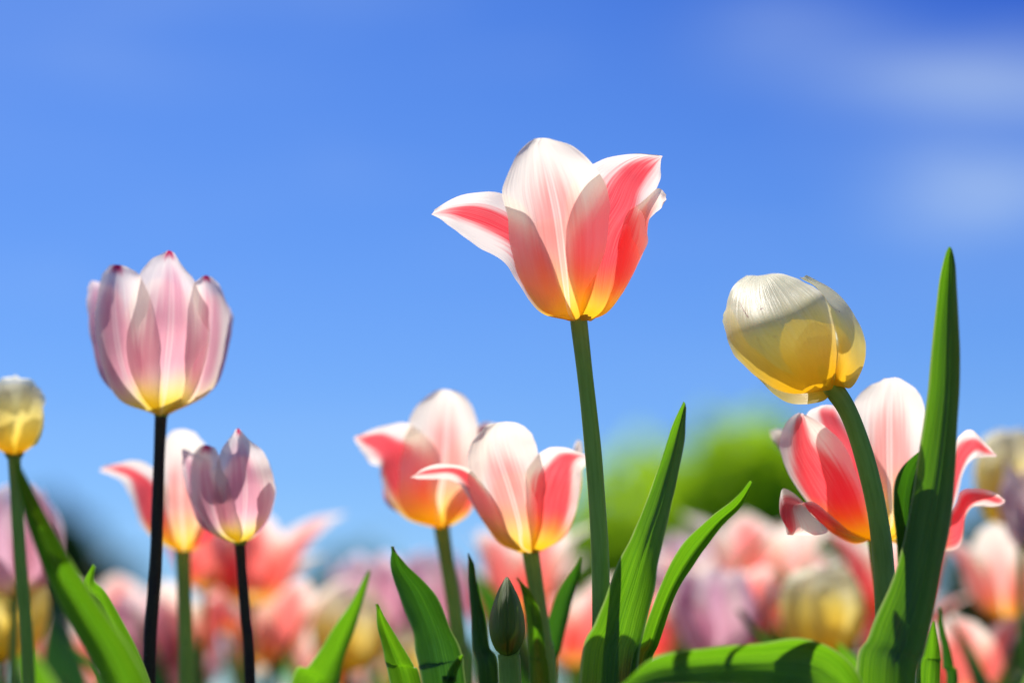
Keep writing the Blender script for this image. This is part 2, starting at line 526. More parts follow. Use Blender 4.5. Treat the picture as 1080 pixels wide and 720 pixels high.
# ------------------------------------------------------------------ trees and shrubs behind the bed
def tree(name, label, cat, px, Y, top_py, w_px, crown_bottom, leafm, n=5200, leaf=0.10, squash=1.0, group=None, lobes=9, seed=1, trunk_r=0.09):
    rnd = random.Random(seed)
    top = at(px, top_py, Y)
    base = Vector((top.x, Y, -0.03))
    hw = w_px / 3000 * Y / 2
    root = empty(name, base)
    tag(root, label, cat, group)
    cz = (top.z + crown_bottom) / 2; rz = (top.z - crown_bottom) / 2
    cl = []
    for k in range(lobes):
        th = rnd.uniform(0, 2 * math.pi); el = rnd.uniform(-0.9, 1.0)
        rr = rnd.uniform(0.35, 0.66)
        c = Vector((base.x + hw * rr * math.cos(th) * math.cos(el), Y + hw * rr * math.sin(th) * math.cos(el), cz + rz * rr * math.sin(el)))
        cl.append((c, rnd.uniform(0.30, 0.48)))
    cl.append((Vector((base.x, Y, cz)), 0.62))
    verts, faces = [], []
    for k in range(n):
        c, s = cl[rnd.randrange(len(cl))]
        d = Vector((rnd.gauss(0, 1), rnd.gauss(0, 1), rnd.gauss(0, 1))).normalized() * (rnd.random() ** 0.22)
        p = c + Vector((d.x * hw * s, d.y * hw * s, d.z * rz * s))
        a = Vector((rnd.gauss(0, 1), rnd.gauss(0, 1), rnd.gauss(0, 1) - 0.3)).normalized()
        q = a.orthogonal().normalized()
        q = Matrix.Rotation(rnd.uniform(0, 6.28), 3, a) @ q
        L = leaf * rnd.uniform(0.6, 1.3)
        i0 = len(verts)
        bb = a.cross(q) * L * 0.32
        verts += [p, p + q * L * 0.5 + bb, p + q * L, p + q * L * 0.5 - bb]
        faces.append((i0, i0 + 1, i0 + 2, i0 + 3))
    cr = mesh_obj('crown', verts, faces, leafm, root, None, base, smooth=False)
    cr['kind'] = 'thing'
    tube('trunk', [base, base + Vector((hw * 0.03, 0, crown_bottom * 0.6 + 0.1)), Vector((base.x - hw * .03, Y, cz))],
         [trunk_r * 1.3, trunk_r, trunk_r * 0.45], BARK, root, base, ns=10, nseg=14, lumps=0.2)
    for k in range(5):
        c = cl[k][0]
        s = Vector((base.x, Y, crown_bottom + (cz - crown_bottom) * (0.1 + 0.15 * k)))
        tube('limb', [s, s.lerp(c, 0.5) + Vector((0, 0, rz * 0.06)), c], [trunk_r * 0.5, trunk_r * 0.32, trunk_r * 0.12], BARK, root, base, ns=7, nseg=8)
    return root


F_LIME = foliage_mat('lime_foliage', (0.27, 0.44, 0.010), (0.36, 0.55, 0.015), (0.48, 0.76, 0.010), 0.6)
F_DARK = foliage_mat('dark_foliage', (0.018, 0.06, 0.015), (0.035, 0.09, 0.02), (0.04, 0.12, 0.01), 0.25)
F_MID = foliage_mat('mid_foliage', (0.09, 0.18, 0.04), (0.13, 0.22, 0.05), (0.16, 0.32, 0.04), 0.35)
F_OLIVE = foliage_mat('olive_foliage', (0.07, 0.12, 0.035), (0.11, 0.16, 0.05), (0.14, 0.22, 0.04), 0.35)

tree('round_tree', 'round bright lime green tree blurred behind the two leaning leaves', 'tree', 726, 13, 388, 390, 0.35, F_LIME, n=5000, leaf=0.13, lobes=18, seed=4)
tree('dark_tree', 'dark blue-green tree blurred behind the long bent leaf and the tall lilac tulip', 'tree', 82, 16, 505, 210, 0.3, F_DARK, n=7000, leaf=0.14, seed=7)
tree('spreading_tree', 'low olive green tree blurred under the yellow tulip beside the tallest leaf', 'tree', 1072, 15, 490, 230, 0.3, F_OLIVE, n=3600, leaf=0.12, seed=9)
tree('shrub', 'mid green shrub blurred between the round tree and the tall striped tulip stem', 'shrub', 618, 15, 470, 130, 0.1, F_MID, n=3500, leaf=0.09, seed=12, trunk_r=0.05)
tree('shrub', 'hazy green shrub blurred behind the leaf near the two mid tulips', 'shrub', 372, 17, 560, 150, 0.1, F_MID, n=3500, leaf=0.10, seed=15, trunk_r=0.05)
tree('shrub', 'dark green shrub low behind the pink tulips at the bright tree foot', 'shrub', 880, 18, 560, 190, 0.1, F_MID, n=4000, leaf=0.11, seed=18, trunk_r=0.05)

# ------------------------------------------------------------------ hand-shaped tulips
TULIP_GROUP = 'tulips in the flower bed'


class Plant:
    def __init__(self, name, label, px, Y, stem_px, stem_r, smat, group=TULIP_GROUP):
        """stem_px: photo points from flower base downwards; the stem then runs on into the ground"""
        self.Y = Y
        last = at(stem_px[-1][0], stem_px[-1][1], Y)
        prev = at(stem_px[-2][0], stem_px[-2][1], Y)
        sl = max(-0.25, min(0.25, (last.x - prev.x) / max(1e-4, prev.z - last.z)))
        gx = last.x + sl * last.z * 0.35
        self.base = Vector((gx, Y, 0))
        self.root = empty(name, self.base)
        tag(self.root, label, 'tulip', group)
        pts = [at(x, y, Y + (d[0] / 1000 if d else 0)) for x, y, *d in stem_px]
        pts.append(Vector((last.x + sl * last.z * 0.3, Y, last.z * 0.5)))
        pts.append(Vector((gx, Y, -0.01)))
        k = len(pts)
        tube('stem', pts, [stem_r * (1.16 if i == 0 else 1 + 0.35 * i / (k - 1)) for i in range(k)], smat, self.root, self.base, ns=18, nseg=60, lumps=0.05)
        self.top = pts[0]
        self.axis = (pts[0] - pts[1]).normalized()
        self.head = None

    def make_head(self, r=0.0034, mat=None):
        self.head = lathe('flower_head', [(0.0001, -0.002), (r * 0.75, -0.0015), (r, 0.0004), (r * 1.1, 0.0022), (r * 0.6, 0.004), (r * 0.5, 0.006), (r * 0.4, 0.0075), (0.0001, 0.008)],
                          self.top, self.axis, mat or STEM, self.root, self.base)
        return self.head

    def petal(self, secs, X0, Y0, sc, mat, ruffle=0.0012, seed=0, groove=0.0, nv=48, nu=24, bulge=0.0):
        if self.head is None: self.make_head()
        return sheet('petal', secs, X0, Y0, sc, self.Y, mat, self.head, self.base, nv, nu, ruffle, seed, groove, bulge)

    def leaf(self, secs, mat, X0=0, Y0=0, sc=1, Yd=0.0, ruffle=0.0012, seed=0, groove=0.0008, nv=60, nu=16):
        """secs from tip downwards, in photo pixels; closes on the stem near the ground"""
        s = list(secs)[::-1]
        # run the blade down to the stem
        def px_of(p):
            r = p - CAM
            d = r.dot(FWD)
            return 540 + 3000 * r.x / d, 360 - 3000 * r.dot(UP) / d
        bx, by = px_of(self.base + Vector((0, 0, 0.03)))
        w = 16
        dd = s[0][7]
        mx = lambda f, a, c: a + (c - a) * f
        foot = ((bx - w - X0) * sc, (by - Y0) * sc, (bx - X0) * sc, (by - Y0) * sc, (bx + w - X0) * sc, (by - Y0) * sc, -Yd * 1000 + 2, -Yd * 1000 - 4, -Yd * 1000 + 2)
        a = s[0]
        mid = tuple(mx(0.5, q, p) for q, p in zip(a, foot))
        ww = (a[4] - a[0]) / 2
        mid = (mid[2] - abs(ww) * (1 if ww > 0 else -1) * 1.0, mid[1], mid[2], mid[3], mid[2] + ww * 1.0, mid[5], mid[6], mid[7], mid[8])
        s = [foot, mid] + s
        return sheet('leaf', s, X0, Y0, sc, self.Y + Yd, mat, self.root, self.base, nv, nu, ruffle, seed, groove)

    def blade(self, cx, widths, mat, ds=None, Yd=0.0, tilt=0.35, cup=5, **k):
        """simple blade: centre points (px,py) tip downwards, widths in px"""
        secs = []
        for i, ((x, y), w) in enumerate(zip(cx, widths)):
            j0, j1 = max(0, i - 1), min(len(cx) - 1, i + 1)
            tx, ty = cx[j1][0] - cx[j0][0], cx[j1][1] - cx[j0][1]
            n = math.hypot(tx, ty) or 1
            nx, ny = ty / n, -tx / n            # to the right when running down
            d = ds[i] if ds else 0
            c = cup * min(1, w / 14)
            secs.append((x - nx * w / 2, y - ny * w / 2, x, y, x + nx * w / 2, y + ny * w / 2, d - w * tilt * 0.33, d + c, d + w * tilt * 0.33))
        return self.leaf(secs, mat, Yd=Yd, **k)


# ---- 1 the tall red and white striped tulip
P = Plant('striped_tulip', 'tallest tulip, white petals with red flames, sharp against the open sky', 610, 1.0,
          [(610, 333), (617, 395), (626, 480), (632, 570), (634, 650), (634, 720)], 0.0027, STEM)
Z = (430, 120, 3.0)
P.petal([(517, 652, 528, 655, 545, 648, -4, -7, -4),
         (425, 622, 512, 628, 562, 606, -22, -16, -12),
         (360, 532, 500, 540, 592, 526, -22, -26, -18),
         (326, 430, 488, 440, 624, 425, -22, -30, -22),
         (315, 335, 474, 330, 638, 325, -22, -31, -22),
         (302, 240, 455, 235, 630, 236, -26, -33, -25),
         (332, 155, 434, 152, 583, 158, -31, -36, -30),
         (368, 103, 420, 103, 525, 104, -34, -38, -33),
         (400, 79, 425, 77, 450, 79, -38, -39, -38)], *Z, PINKP, seed=1, groove=0.0007, ruffle=0.0010)
P.petal([(508, 654, 515, 655, 530, 648, 2, -2, -5),
         (432, 636, 470, 620, 512, 602, -2, -13, -12),
         (386, 592, 442, 560, 482, 535, 0, -16, -21),
         (353, 532, 408, 480, 455, 455, 2, -16, -26),
         (308, 472, 362, 398, 415, 370, 4, -13, -27),
         (235, 425, 275, 345, 364, 283, 7, -11, -24),
         (165, 380, 200, 318, 275, 243, 6, -8, -18),
         (112, 343, 135, 308, 170, 262, 4, -6, -14),
         (78, 319, 76, 315, 86, 304, -6, -7, -8)], *Z, PINK, seed=2, ruffle=0.0014)
P.petal([(548, 650, 555, 655, 568, 655, -4, -3, 1),
         (537, 610, 590, 612, 632, 627, -14, -11, 0),
         (512, 530, 598, 545, 692, 547, -23, -17, 0),
         (494, 440, 606, 450, 736, 460, -27, -20, -1),
         (489, 350, 625, 368, 757, 405, -28, -20, -3),
         (508, 252, 674, 290, 751, 345, -26, -18, -5),
         (552, 183, 702, 225, 760, 288, -25, -17, -3),
         (622, 143, 736, 178, 785, 230, -24, -14, -2),
         (705, 128, 772, 148, 800, 185, -20, -13, -4),
         (790, 130, 806, 134, 803, 144, -13, -12, -10)], *Z, PINK, seed=3, ruffle=0.0014)
P.petal([(568, 652, 575, 656, 582, 655, 2, 3, 6),
         (640, 575, 645, 590, 655, 600, -8, -4, 3),
         (660, 480, 685, 510, 702, 530, -13, -7, 2),
         (669, 385, 710, 430, 742, 450, -15, -9, 1),
         (694, 312, 735, 370, 758, 395, -15, -8, 0),
         (732, 286, 758, 320, 762, 340, -12, -6, -1),
         (786, 236, 795, 270, 798, 304, -6, -4, 0),
         (815, 255, 818, 266, 815, 278, -6, -6, -4)], *Z, PINKM, seed=4)
P.petal([(500, 650, 508, 652, 515, 650, 4, 6, 6),
         (400, 590, 445, 590, 500, 590, 10, 20, 20),
         (385, 480, 430, 480, 520, 480, 16, 28, 28),
         (378, 390, 450, 395, 540, 400, 20, 34, 34),
         (400, 345, 470, 350, 530, 360, 26, 38, 38),
         (450, 330, 475, 330, 500, 335, 34, 40, 40)], *Z, PINKM, seed=5)
P.petal([(540, 650, 550, 652, 556, 650, 4, 6, 6),
         (520, 590, 590, 590, 640, 590, 16, 20, 14),
         (530, 480, 620, 480, 690, 490, 22, 30, 18),
         (540, 400, 640, 395, 715, 410, 28, 36, 22),
         (560, 360, 640, 350, 700, 365, 34, 40, 28),
         (600, 335, 640, 332, 670, 340, 38, 42, 34)], *Z, PINKM, seed=6)
P.leaf([(721, 423, 723, 426, 724, 430, 0, 0, 0),
        (705, 465, 712, 468, 718, 470, 4, 3, -4),
        (684, 520, 698, 523, 709, 525, 6, 4, -6),
        (668, 560, 684, 565, 700, 568, 6, 5, -5),
        (647, 605, 670, 612, 691, 616, 0, 7, -1),
        (628, 655, 655, 662, 680, 668, -8, 7, 4),
        (611, 720, 642, 725, 672, 730, -10, 6, 5)], LEAF, Yd=-0.014, seed=21, ruffle=0.002)
P.blade([(793, 508), (778, 531), (754, 552), (726, 585), (704, 625), (686, 675), (672, 730)], [2, 12, 15, 20, 18, 17, 20], LEAF, Yd=-0.006, tilt=0.6, cup=9, seed=22)

# ---- 2 yellow and cream tulip leaning left
P = Plant('cream_tulip', 'closed cream and yellow tulip leaning left, brown scratches, beside the upright leaf', 870, 1.0,
          [(877, 406), (896, 437), (914, 490), (926, 545), (932, 600), (935, 660), (937, 720)], 0.0032, STEM)
Z = (750, 270, 4.233)
P.petal([(528, 598, 540, 592, 548, 575, -2, -6, -4),                              # big front petal
         (350, 612, 440, 560, 556, 500, -10, -20, -14),
         (215, 545, 370, 470, 562, 400, -12, -32, -18),
         (108, 440, 300, 385, 545, 285, -10, -36, -20),
         (68, 330, 240, 300, 505, 185, -8, -34, -19),
         (72, 215, 210, 205, 440, 128, 3, -21, -6),
         (100, 130, 205, 130, 350, 88, 13, -4, 8),
         (160, 84, 215, 82, 270, 74, 28, 22, 27)], *Z, YELS, seed=7, ruffle=0.0016)
P.petal([(548, 575, 560, 580, 575, 580, -4, -4, -1),                              # right petal
         (556, 520, 590, 560, 630, 585, -12, -12, 0),
         (562, 430, 630, 480, 680, 490, -17, -14, 2),
         (553, 330, 630, 380, 686, 400, -18, -14, 2),
         (530, 235, 600, 290, 662, 300, -17, -14, 2),
         (490, 165, 550, 220, 618, 225, -14, -12, 2),
         (440, 115, 480, 145, 540, 155, -2, -1, 6),
         (395, 92, 405, 95, 425, 92, 9, 9, 10)], *Z, YELS, seed=8, ruffle=0.0012)
P.petal([(546, 585, 540, 585, 535, 580, -1, 0, 2),                               # lower petal
         (508, 643, 480, 600, 450, 550, -2, 6, 12),
         (425, 664, 370, 600, 340, 520, 2, 14, 22),
         (318, 638, 260, 550, 240, 450, 6, 22, 30),
         (220, 550, 170, 470, 160, 380, 8, 26, 34),
         (130, 460, 100, 360, 110, 280, 8, 26, 32),
         (78, 360, 75, 270, 90, 220, 8, 22, 26),
         (55, 290, 60, 250, 75, 235, 8, 14, 18)], *Z, YELS, seed=9, ruffle=0.0012)
for k, (ox, oy, s, dz) in enumerate([(0.46, 0.30, 0.60, 26), (0.72, 0.28, 0.58, 22), (0.60, 0.42, 0.52, 14)]):
    bx, by = 552, 580
    ax, ay = (ox - 0.95) * 560, (oy - 1.05) * 520
    nx, ny = -ay, ax
    nl = math.hypot(nx, ny); nx /= nl; ny /= nl
    secs = []
    for t, wd, dd in [(0, 6, 0.1), (0.2, 75, 0.55), (0.42, 118, 0.95), (0.64, 122, 1.0), (0.84, 88, 0.75), (0.98, 20, 0.45)]:
        cx_, cy_ = bx + ax * t * s * 1.25, by + ay * t * s * 1.25
        secs.append((cx_ - nx * wd * -1 * -1, cy_ - ny * wd, cx_, cy_, cx_ + nx * wd, cy_ + ny * wd, dz * dd * 0.5, dz * dd * 1.0, dz * dd * 0.5))
    P.petal(secs, *Z, YEL, seed=30 + k)
# the upright tall leaf, folded, with a curled blue-green lobe
P.leaf([(1001, 260, 1003, 261, 1004, 264, 0, 0, 0),
        (990, 300, 1001, 300, 1008, 300, 4, 4, -5),
        (983, 360, 1000, 360, 1011, 362, 7, 5, -5),
        (978, 420, 998, 422, 1011, 425, 8, 6, -6),
        (968, 490, 990, 492, 1007, 492, 8, 6, -6),
        (954, 560, 978, 562, 1000, 562, 9, 7, -6),
        (936, 620, 966, 624, 989, 624, 10, 8, -7),
        (917, 670, 950, 676, 976, 682, 11, 9, -8),
        (902, 730, 940, 735, 966, 745, 11, 9, -8)], LEAFT, Yd=-0.045, seed=23, ruffle=0.0016)
P.leaf([(975, 470, 974, 473, 972, 478, 4, 4, 4),
        (948, 497, 962, 500, 972, 506, 2, 10, 0),
        (942, 530, 956, 535, 968, 540, 0, 12, -2),
        (946, 580, 957, 584, 966, 590, 0, 12, -2),
        (946, 640, 957, 645, 966, 650, 0, 10, -2),
        (940, 720, 952, 722, 964, 724, 0, 8, 0)], LEAFD, Yd=-0.030, seed=24, ruffle=0.001)
# the leaf that arches over the bottom of the frame
P.leaf([(655, 722, 650, 724, 648, 728, -30, -30, -30),
        (690, 693, 694, 706, 700, 722, -26, -20, -26),
        (745, 683, 752, 700, 762, 722, -18, -10, -20),
        (800, 678, 806, 698, 812, 726, -10, 0, -12),
        (848, 672, 852, 698, 846, 732, -2, 6, -6),
        (888, 690, 878, 712, 866, 745, 4, 10, 0),
        (912, 725, 900, 740, 886, 762, 6, 12, 4),
        (930, 780, 915, 785, 900, 795, 6, 12, 6)], LEAF, Yd=-0.055, seed=25, ruffle=0.0012)

# ---- 3 pink open tulip behind the yellow one
P = Plant('open_pink_tulip', 'wide open pink and white tulip with drooping petals, behind the cream tulip stem', 920, 1.07,
          [(924, 570), (930, 620), (936, 680), (938, 720)], 0.0028, STEM)
Z = (800, 380, 3.274)
P.petal([(395, 622, 402, 618, 410, 615, -4, -6, -4),                 # left front
         (250, 580, 330, 575, 385, 560, -12, -18, -14),
         (160, 480, 270, 490, 362, 450, -16, -26, -20),
         (100, 385, 215, 400, 330, 365, -18, -32, -26),
         (76, 300, 170, 325, 285, 280, -20, -35, -32),
         (84, 235, 150, 262, 225, 222, -24, -37, -36),
         (112, 195, 146, 205, 172, 190, -32, -39, -38),
         (138, 180, 148, 182, 156, 186, -37, -40, -39)], *Z, PINK, seed=10)
P.petal([(398, 620, 405, 620, 412, 615, 0, -2, 0),                   # next, mostly under the stem
         (250, 560, 330, 560, 420, 560, -8, -14, -8),
         (205, 440, 310, 450, 440, 460, -16, -20, -10),
         (190, 340, 290, 330, 420, 350, -22, -22, -10),
         (165, 240, 260, 240, 370, 260, -28, -24, -10),
         (170, 178, 240, 178, 325, 208, -30, -24, -14),
         (215, 156, 245, 153, 285, 163, -28, -25, -20)], *Z, PINK, seed=11)
P.petal([(420, 620, 430, 622, 445, 620, 0, -2, 0),                   # big centre
         (400, 560, 460, 560, 520, 560, -6, -12, -6),
         (350, 440, 455, 450, 560, 440, -4, -16, -4),
         (328, 320, 452, 330, 590, 320, -4, -18, -4),
         (322, 210, 452, 210, 588, 220, -12, -20, -11),
         (335, 135, 455, 130, 568, 140, -18, -23, -17),
         (385, 85, 460, 75, 535, 90, -22, -25, -21),
         (435, 62, 465, 60, 498, 65, -26, -27, -26)], *Z, PINKP, seed=12, groove=0.0007)
P.petal([(392, 618, 398, 622, 402, 625, -2, -2, 0),                  # lower rim petal that droops at its end
         (330, 632, 325, 615, 320, 590, -6, -18, -16),
         (240, 585, 240, 570, 262, 545, -16, -28, -22),
         (190, 530, 180, 520, 200, 495, -22, -34, -28),
         (135, 470, 130, 490, 160, 490, -30, -40, -36),
         (85, 440, 100, 500, 180, 530, -36, -46, -40),
         (78, 490, 100, 560, 240, 590, -40, -50, -42),
         (92, 565, 110, 590, 150, 606, -42, -50, -46),
         (98, 598, 100, 601, 106, 602, -44, -48, -46)], *Z, PINK, seed=13, ruffle=0.0006)
P.petal([(395, 615, 400, 615, 405, 612, 4, 4, 6),                    # small tip seen past the rim
         (200, 500, 240, 480, 300, 460, 16, 20, 26),
         (110, 380, 150, 350, 200, 330, 22, 26, 34),
         (60, 290, 85, 280, 110, 250, 26, 30, 34),
         (34, 245, 50, 240, 70, 232, 28, 30, 32)], *Z, PINKM, seed=14)
P.petal([(440, 618, 450, 620, 455, 622, 2, 0, 2),                    # right petal reaching past the leaf
         (540, 540, 545, 560, 550, 590, -10, -8, 0),
         (640, 400, 650, 450, 660, 520, -20, -10, 0),
         (680, 270, 700, 330, 705, 400, -26, -12, 2),
         (730, 238, 745, 290, 740, 335, -28, -14, 0),
         (778, 278, 785, 310, 780, 333, -22, -14, -6),
         (818, 322, 822, 328, 820, 332, -14, -13, -12)], *Z, PINK, seed=15)
P.petal([(440, 622, 450, 624, 455, 626, 4, 4, 6),                    # low right petal
         (560, 590, 565, 620, 570, 650, 10, 4, 4),
         (660, 520, 680, 580, 690, 640, -14, -2, 6),
         (700, 450, 725, 490, 720, 530, -20, -8, 4),
         (760, 442, 775, 470, 765, 500, -22, -12, 0),
         (825, 465, 832, 482, 815, 506, -16, -10, -4),
         (850, 486, 848, 492, 840, 498, -10, -9, -8)], *Z, PINK, seed=16)
P.blade([(985, 655), (982, 690), (978, 730)], [4, 20, 26], LEAF, Yd=-0.02, seed=26)
P.blade([(990, 640), (994, 668), (1000, 700), (1004, 740)], [2, 8, 10, 11], LEAFD, Yd=0.03, tilt=0.6, seed=27)

# ---- 4 pink tulip, nearer of the middle pair
P = Plant('striped_tulip', 'pink and white tulip with thin curled petal pointing left, just before its twin', 560, 1.085,
          [(560, 583), (566, 625), (573, 675), (578, 720)], 0.0028, STEM)
Z = (430, 430, 4.235)
P.petal([(535, 645, 548, 648, 560, 645, -4, -6, -4),
         (430, 605, 510, 618, 570, 590, -14, -16, -10),
         (352, 525, 500, 530, 592, 510, -18, -24, -16),
         (300, 425, 475, 430, 602, 410, -20, -28, -20),
         (272, 335, 445, 330, 604, 310, -22, -30, -20),
         (264, 245, 415, 240, 590, 220, -25, -31, -23),
         (285, 160, 395, 160, 565, 140, -29, -33, -27),
         (325, 105, 400, 100, 530, 90, -31, -35, -30),
         (365, 72, 430, 62, 490, 68, -35, -36, -34)], *Z, PINKP, seed=40, groove=0.0005)
P.petal([(500, 645, 530, 650, 548, 645, 0, -3, -4),
         (405, 600, 455, 590, 495, 605, 0, -12, -12),
         (330, 500, 392, 490, 446, 545, 0, -16, -19),
         (275, 405, 335, 390, 402, 430, 0, -18, -25),
         (238, 352, 275, 315, 325, 330, 0, -18, -27),
         (185, 322, 210, 280, 262, 265, -4, -20, -30),
         (100, 316, 125, 282, 150, 250, -8, -20, -28),
         (45, 314, 58, 290, 75, 266, -14, -20, -25),
         (14, 312, 14, 308, 20, 302, -20, -22, -21)], *Z, PINK, seed=41, ruffle=0.0008)
P.petal([(550, 645, 560, 650, 575, 648, -3, -3, 0),
         (542, 570, 600, 590, 660, 602, -13, -12, -2),
         (527, 480, 620, 500, 722, 530, -21, -18, -2),
         (522, 390, 635, 400, 752, 440, -25, -20, -3),
         (525, 300, 660, 320, 772, 350, -27, -21, -3),
         (560, 230, 690, 262, 775, 290, -28, -22, -3),
         (620, 183, 715, 225, 790, 265, -30, -22, -4),
         (700, 180, 750, 212, 803, 245, -28, -20, -8),
         (780, 200, 796, 212, 803, 225, -20, -18, -16)], *Z, PINK, seed=42)
P.petal([(560, 648, 570, 650, 578, 648, 4, 4, 6),
         (660, 590, 665, 595, 690, 585, 10, 8, 10),
         (690, 480, 720, 500, 738, 500, 14, 10, 12),
         (700, 380, 745, 400, 768, 400, 16, 12, 12),
         (725, 280, 758, 290, 778, 290, 16, 12, 12),
         (735, 200, 760, 200, 782, 210, 14, 12, 12),
         (755, 148, 764, 143, 774, 150, 12, 12, 12)], *Z, PINKM, seed=43)
P.petal([(520, 645, 530, 647, 540, 645, 4, 6, 6),
         (420, 560, 480, 560, 560, 560, 14, 24, 20),
         (390, 440, 470, 440, 580, 440, 20, 32, 28),
         (380, 350, 470, 350, 580, 350, 26, 38, 34),
         (430, 290, 480, 285, 540, 290, 34, 40, 38)], *Z, PINKM, seed=44)
P.petal([(550, 645, 560, 647, 566, 645, 4, 6, 6),
         (560, 560, 620, 560, 690, 560, 18, 22, 14),
         (570, 440, 650, 440, 740, 440, 26, 30, 18),
         (580, 360, 650, 350, 730, 370, 32, 36, 24),
         (620, 320, 650, 315, 690, 325, 36, 38, 30)], *Z, PINKM, seed=45)
P.blade([(612, 588), (603, 612), (592, 640), (582, 680), (575, 730)], [2, 15, 20, 22, 24], LEAFD, Yd=0.02, seed=46)
P.blade([(545, 609), (556, 627), (563, 650), (567, 690), (570, 730)], [2, 10, 16, 18, 22], LEAF, Yd=-0.02, seed=47)

# ---- 5 pink tulip, farther of the middle pair
P = Plant('striped_tulip', 'pink and white tulip with a broad rounded petal, just behind its twin', 466, 1.15,
          [(466, 556), (471, 590), (478, 630), (484, 680), (488, 720)], 0.0028, STEM)
Z = (360, 400, 4.236)
P.petal([(435, 662, 448, 668, 462, 662, -4, -6, -4),
         (310, 620, 430, 625, 520, 610, -14, -16, -12),
         (260, 540, 440, 540, 570, 530, -20, -26, -18),
         (260, 430, 455, 430, 600, 420, -24, -32, -22),
         (270, 330, 465, 320, 612, 310, -24, -33, -22),
         (290, 220, 470, 210, 608, 205, -29, -34, -27),
         (335, 120, 470, 115, 580, 115, -32, -37, -30),
         (395, 68, 470, 60, 545, 72, -35, -39, -34),
         (440, 48, 470, 46, 500, 50, -39, -40, -38)], *Z, PINKP, seed=50, groove=0.0004)
P.petal([(425, 664, 440, 667, 452, 664, 0, -4, -5),
         (290, 622, 370, 600, 440, 600, -2, -16, -17),
         (210, 530, 300, 490, 420, 500, -2, -20, -26),
         (178, 440, 255, 400, 430, 390, -2, -20, -30),
         (168, 392, 235, 330, 420, 285, -2, -20, -31),
         (130, 370, 195, 295, 350, 225, -4, -20, -32),
         (85, 320, 140, 272, 280, 188, -8, -20, -32),
         (66, 285, 95, 262, 180, 205, -14, -20, -27),
         (58, 262, 62, 256, 80, 248, -22, -23, -22)], *Z, PINK, seed=51)
P.petal([(448, 664, 460, 668, 475, 664, -2, -2, 2),
         (440, 600, 510, 610, 570, 600, -6, -8, 4),
         (430, 500, 540, 520, 620, 500, -10, -12, 4),
         (430, 400, 560, 410, 650, 400, -12, -14, 2),
         (470, 320, 580, 320, 665, 310, -12, -12, 2),
         (540, 250, 610, 240, 670, 240, -8, -6, 2),
         (620, 200, 650, 190, 690, 200, 0, 0, 2)], *Z, PINK, seed=52)
P.petal([(425, 662, 435, 664, 445, 662, 4, 6, 6),
         (220, 570, 320, 580, 440, 570, 10, 24, 24),
         (180, 450, 300, 450, 440, 440, 14, 32, 32),
         (190, 360, 300, 350, 430, 340, 20, 38, 38),
         (260, 300, 310, 290, 370, 290, 30, 40, 40)], *Z, PINKM, seed=53)
P.petal([(450, 662, 460, 664, 470, 662, 4, 6, 6),
         (450, 570, 520, 580, 600, 560, 18, 26, 14),
         (450, 450, 530, 450, 630, 440, 24, 34, 20),
         (470, 360, 540, 350, 620, 350, 32, 40, 28)], *Z, PINKM, seed=54)
P.blade([(494, 583), (498, 605), (502, 640), (508, 680), (515, 730)], [2, 9, 13, 15, 20], LEAFD, Yd=-0.085, seed=55, tilt=0.6)

# ---- 6 the bud
P = Plant('tulip_bud', 'small closed green tulip bud on a short stalk among the leaves', 535, 1.02,
          [(537, 690), (537, 705), (538, 720)], 0.0034, STEM)
Z = (380, 560, 4.5)
P.make_head(0.0036)
for k, (x0, x1, d0, d1, dm) in enumerate([(615, 705, -4, -16, -15), (690, 782, -16, -4, -15), (625, 775, 8, 8, 16)]):
    f = lambda t: x0 + (x1 - x0) * t
    e = lambda t, w: (700 + (f(0) - 700) * w, 0, 700 + (f(0.5) - 700) * w, 0, 700 + (f(1) - 700) * w)
    rows = []
    for y, w, g in [(592, 0.25, .3), (560, 0.68, .75), (500, 0.98, 1), (430, 1.0, 1), (350, 0.82, .85), (280, 0.50, .55), (240, 0.26, .3), (220, 0.06, .08)]:
        sh = (y - 590) * 0.012
        rows.append((700 + (x0 - 700) * w + sh, y, 700 + ((x0 + x1) / 2 - 700) * w + sh, y - 3, 700 + (x1 - 700) * w + sh, y, d0 * g, dm * g, d1 * g))
    P.petal(rows, *Z, BUDM, seed=60 + k, ruffle=0.0004, groove=0.0002)
P.leaf([(414, 575, 415, 576, 416, 579, -8, -8, -8),
        (412, 598, 421, 597, 430, 597, -10, -4, -10),
        (422, 630, 440, 626, 458, 624, -12, 0, -8),
        (434, 665, 456, 662, 474, 660, -12, 2, -4),
        (440, 700, 464, 695, 487, 690, -12, 2, 0),
        (448, 735, 472, 735, 494, 735, -12, 2, 2)], LEAFD, Yd=-0.03, seed=61, ruffle=0.0018)
P.blade([(488, 690), (480, 703), (476, 718), (476, 740)], [3, 9, 12, 14], LEAF, Yd=-0.045, seed=62)
P.leaf([(397, 636, 398, 637, 399, 640, 0, 0, 0),
        (398, 660, 406, 662, 413, 662, -2, 5, 0),
        (406, 695, 420, 697, 433, 697, -4, 7, 2),
        (414, 735, 433, 738, 450, 740, -6, 8, 2)], LEAF, Yd=0.015, seed=63)

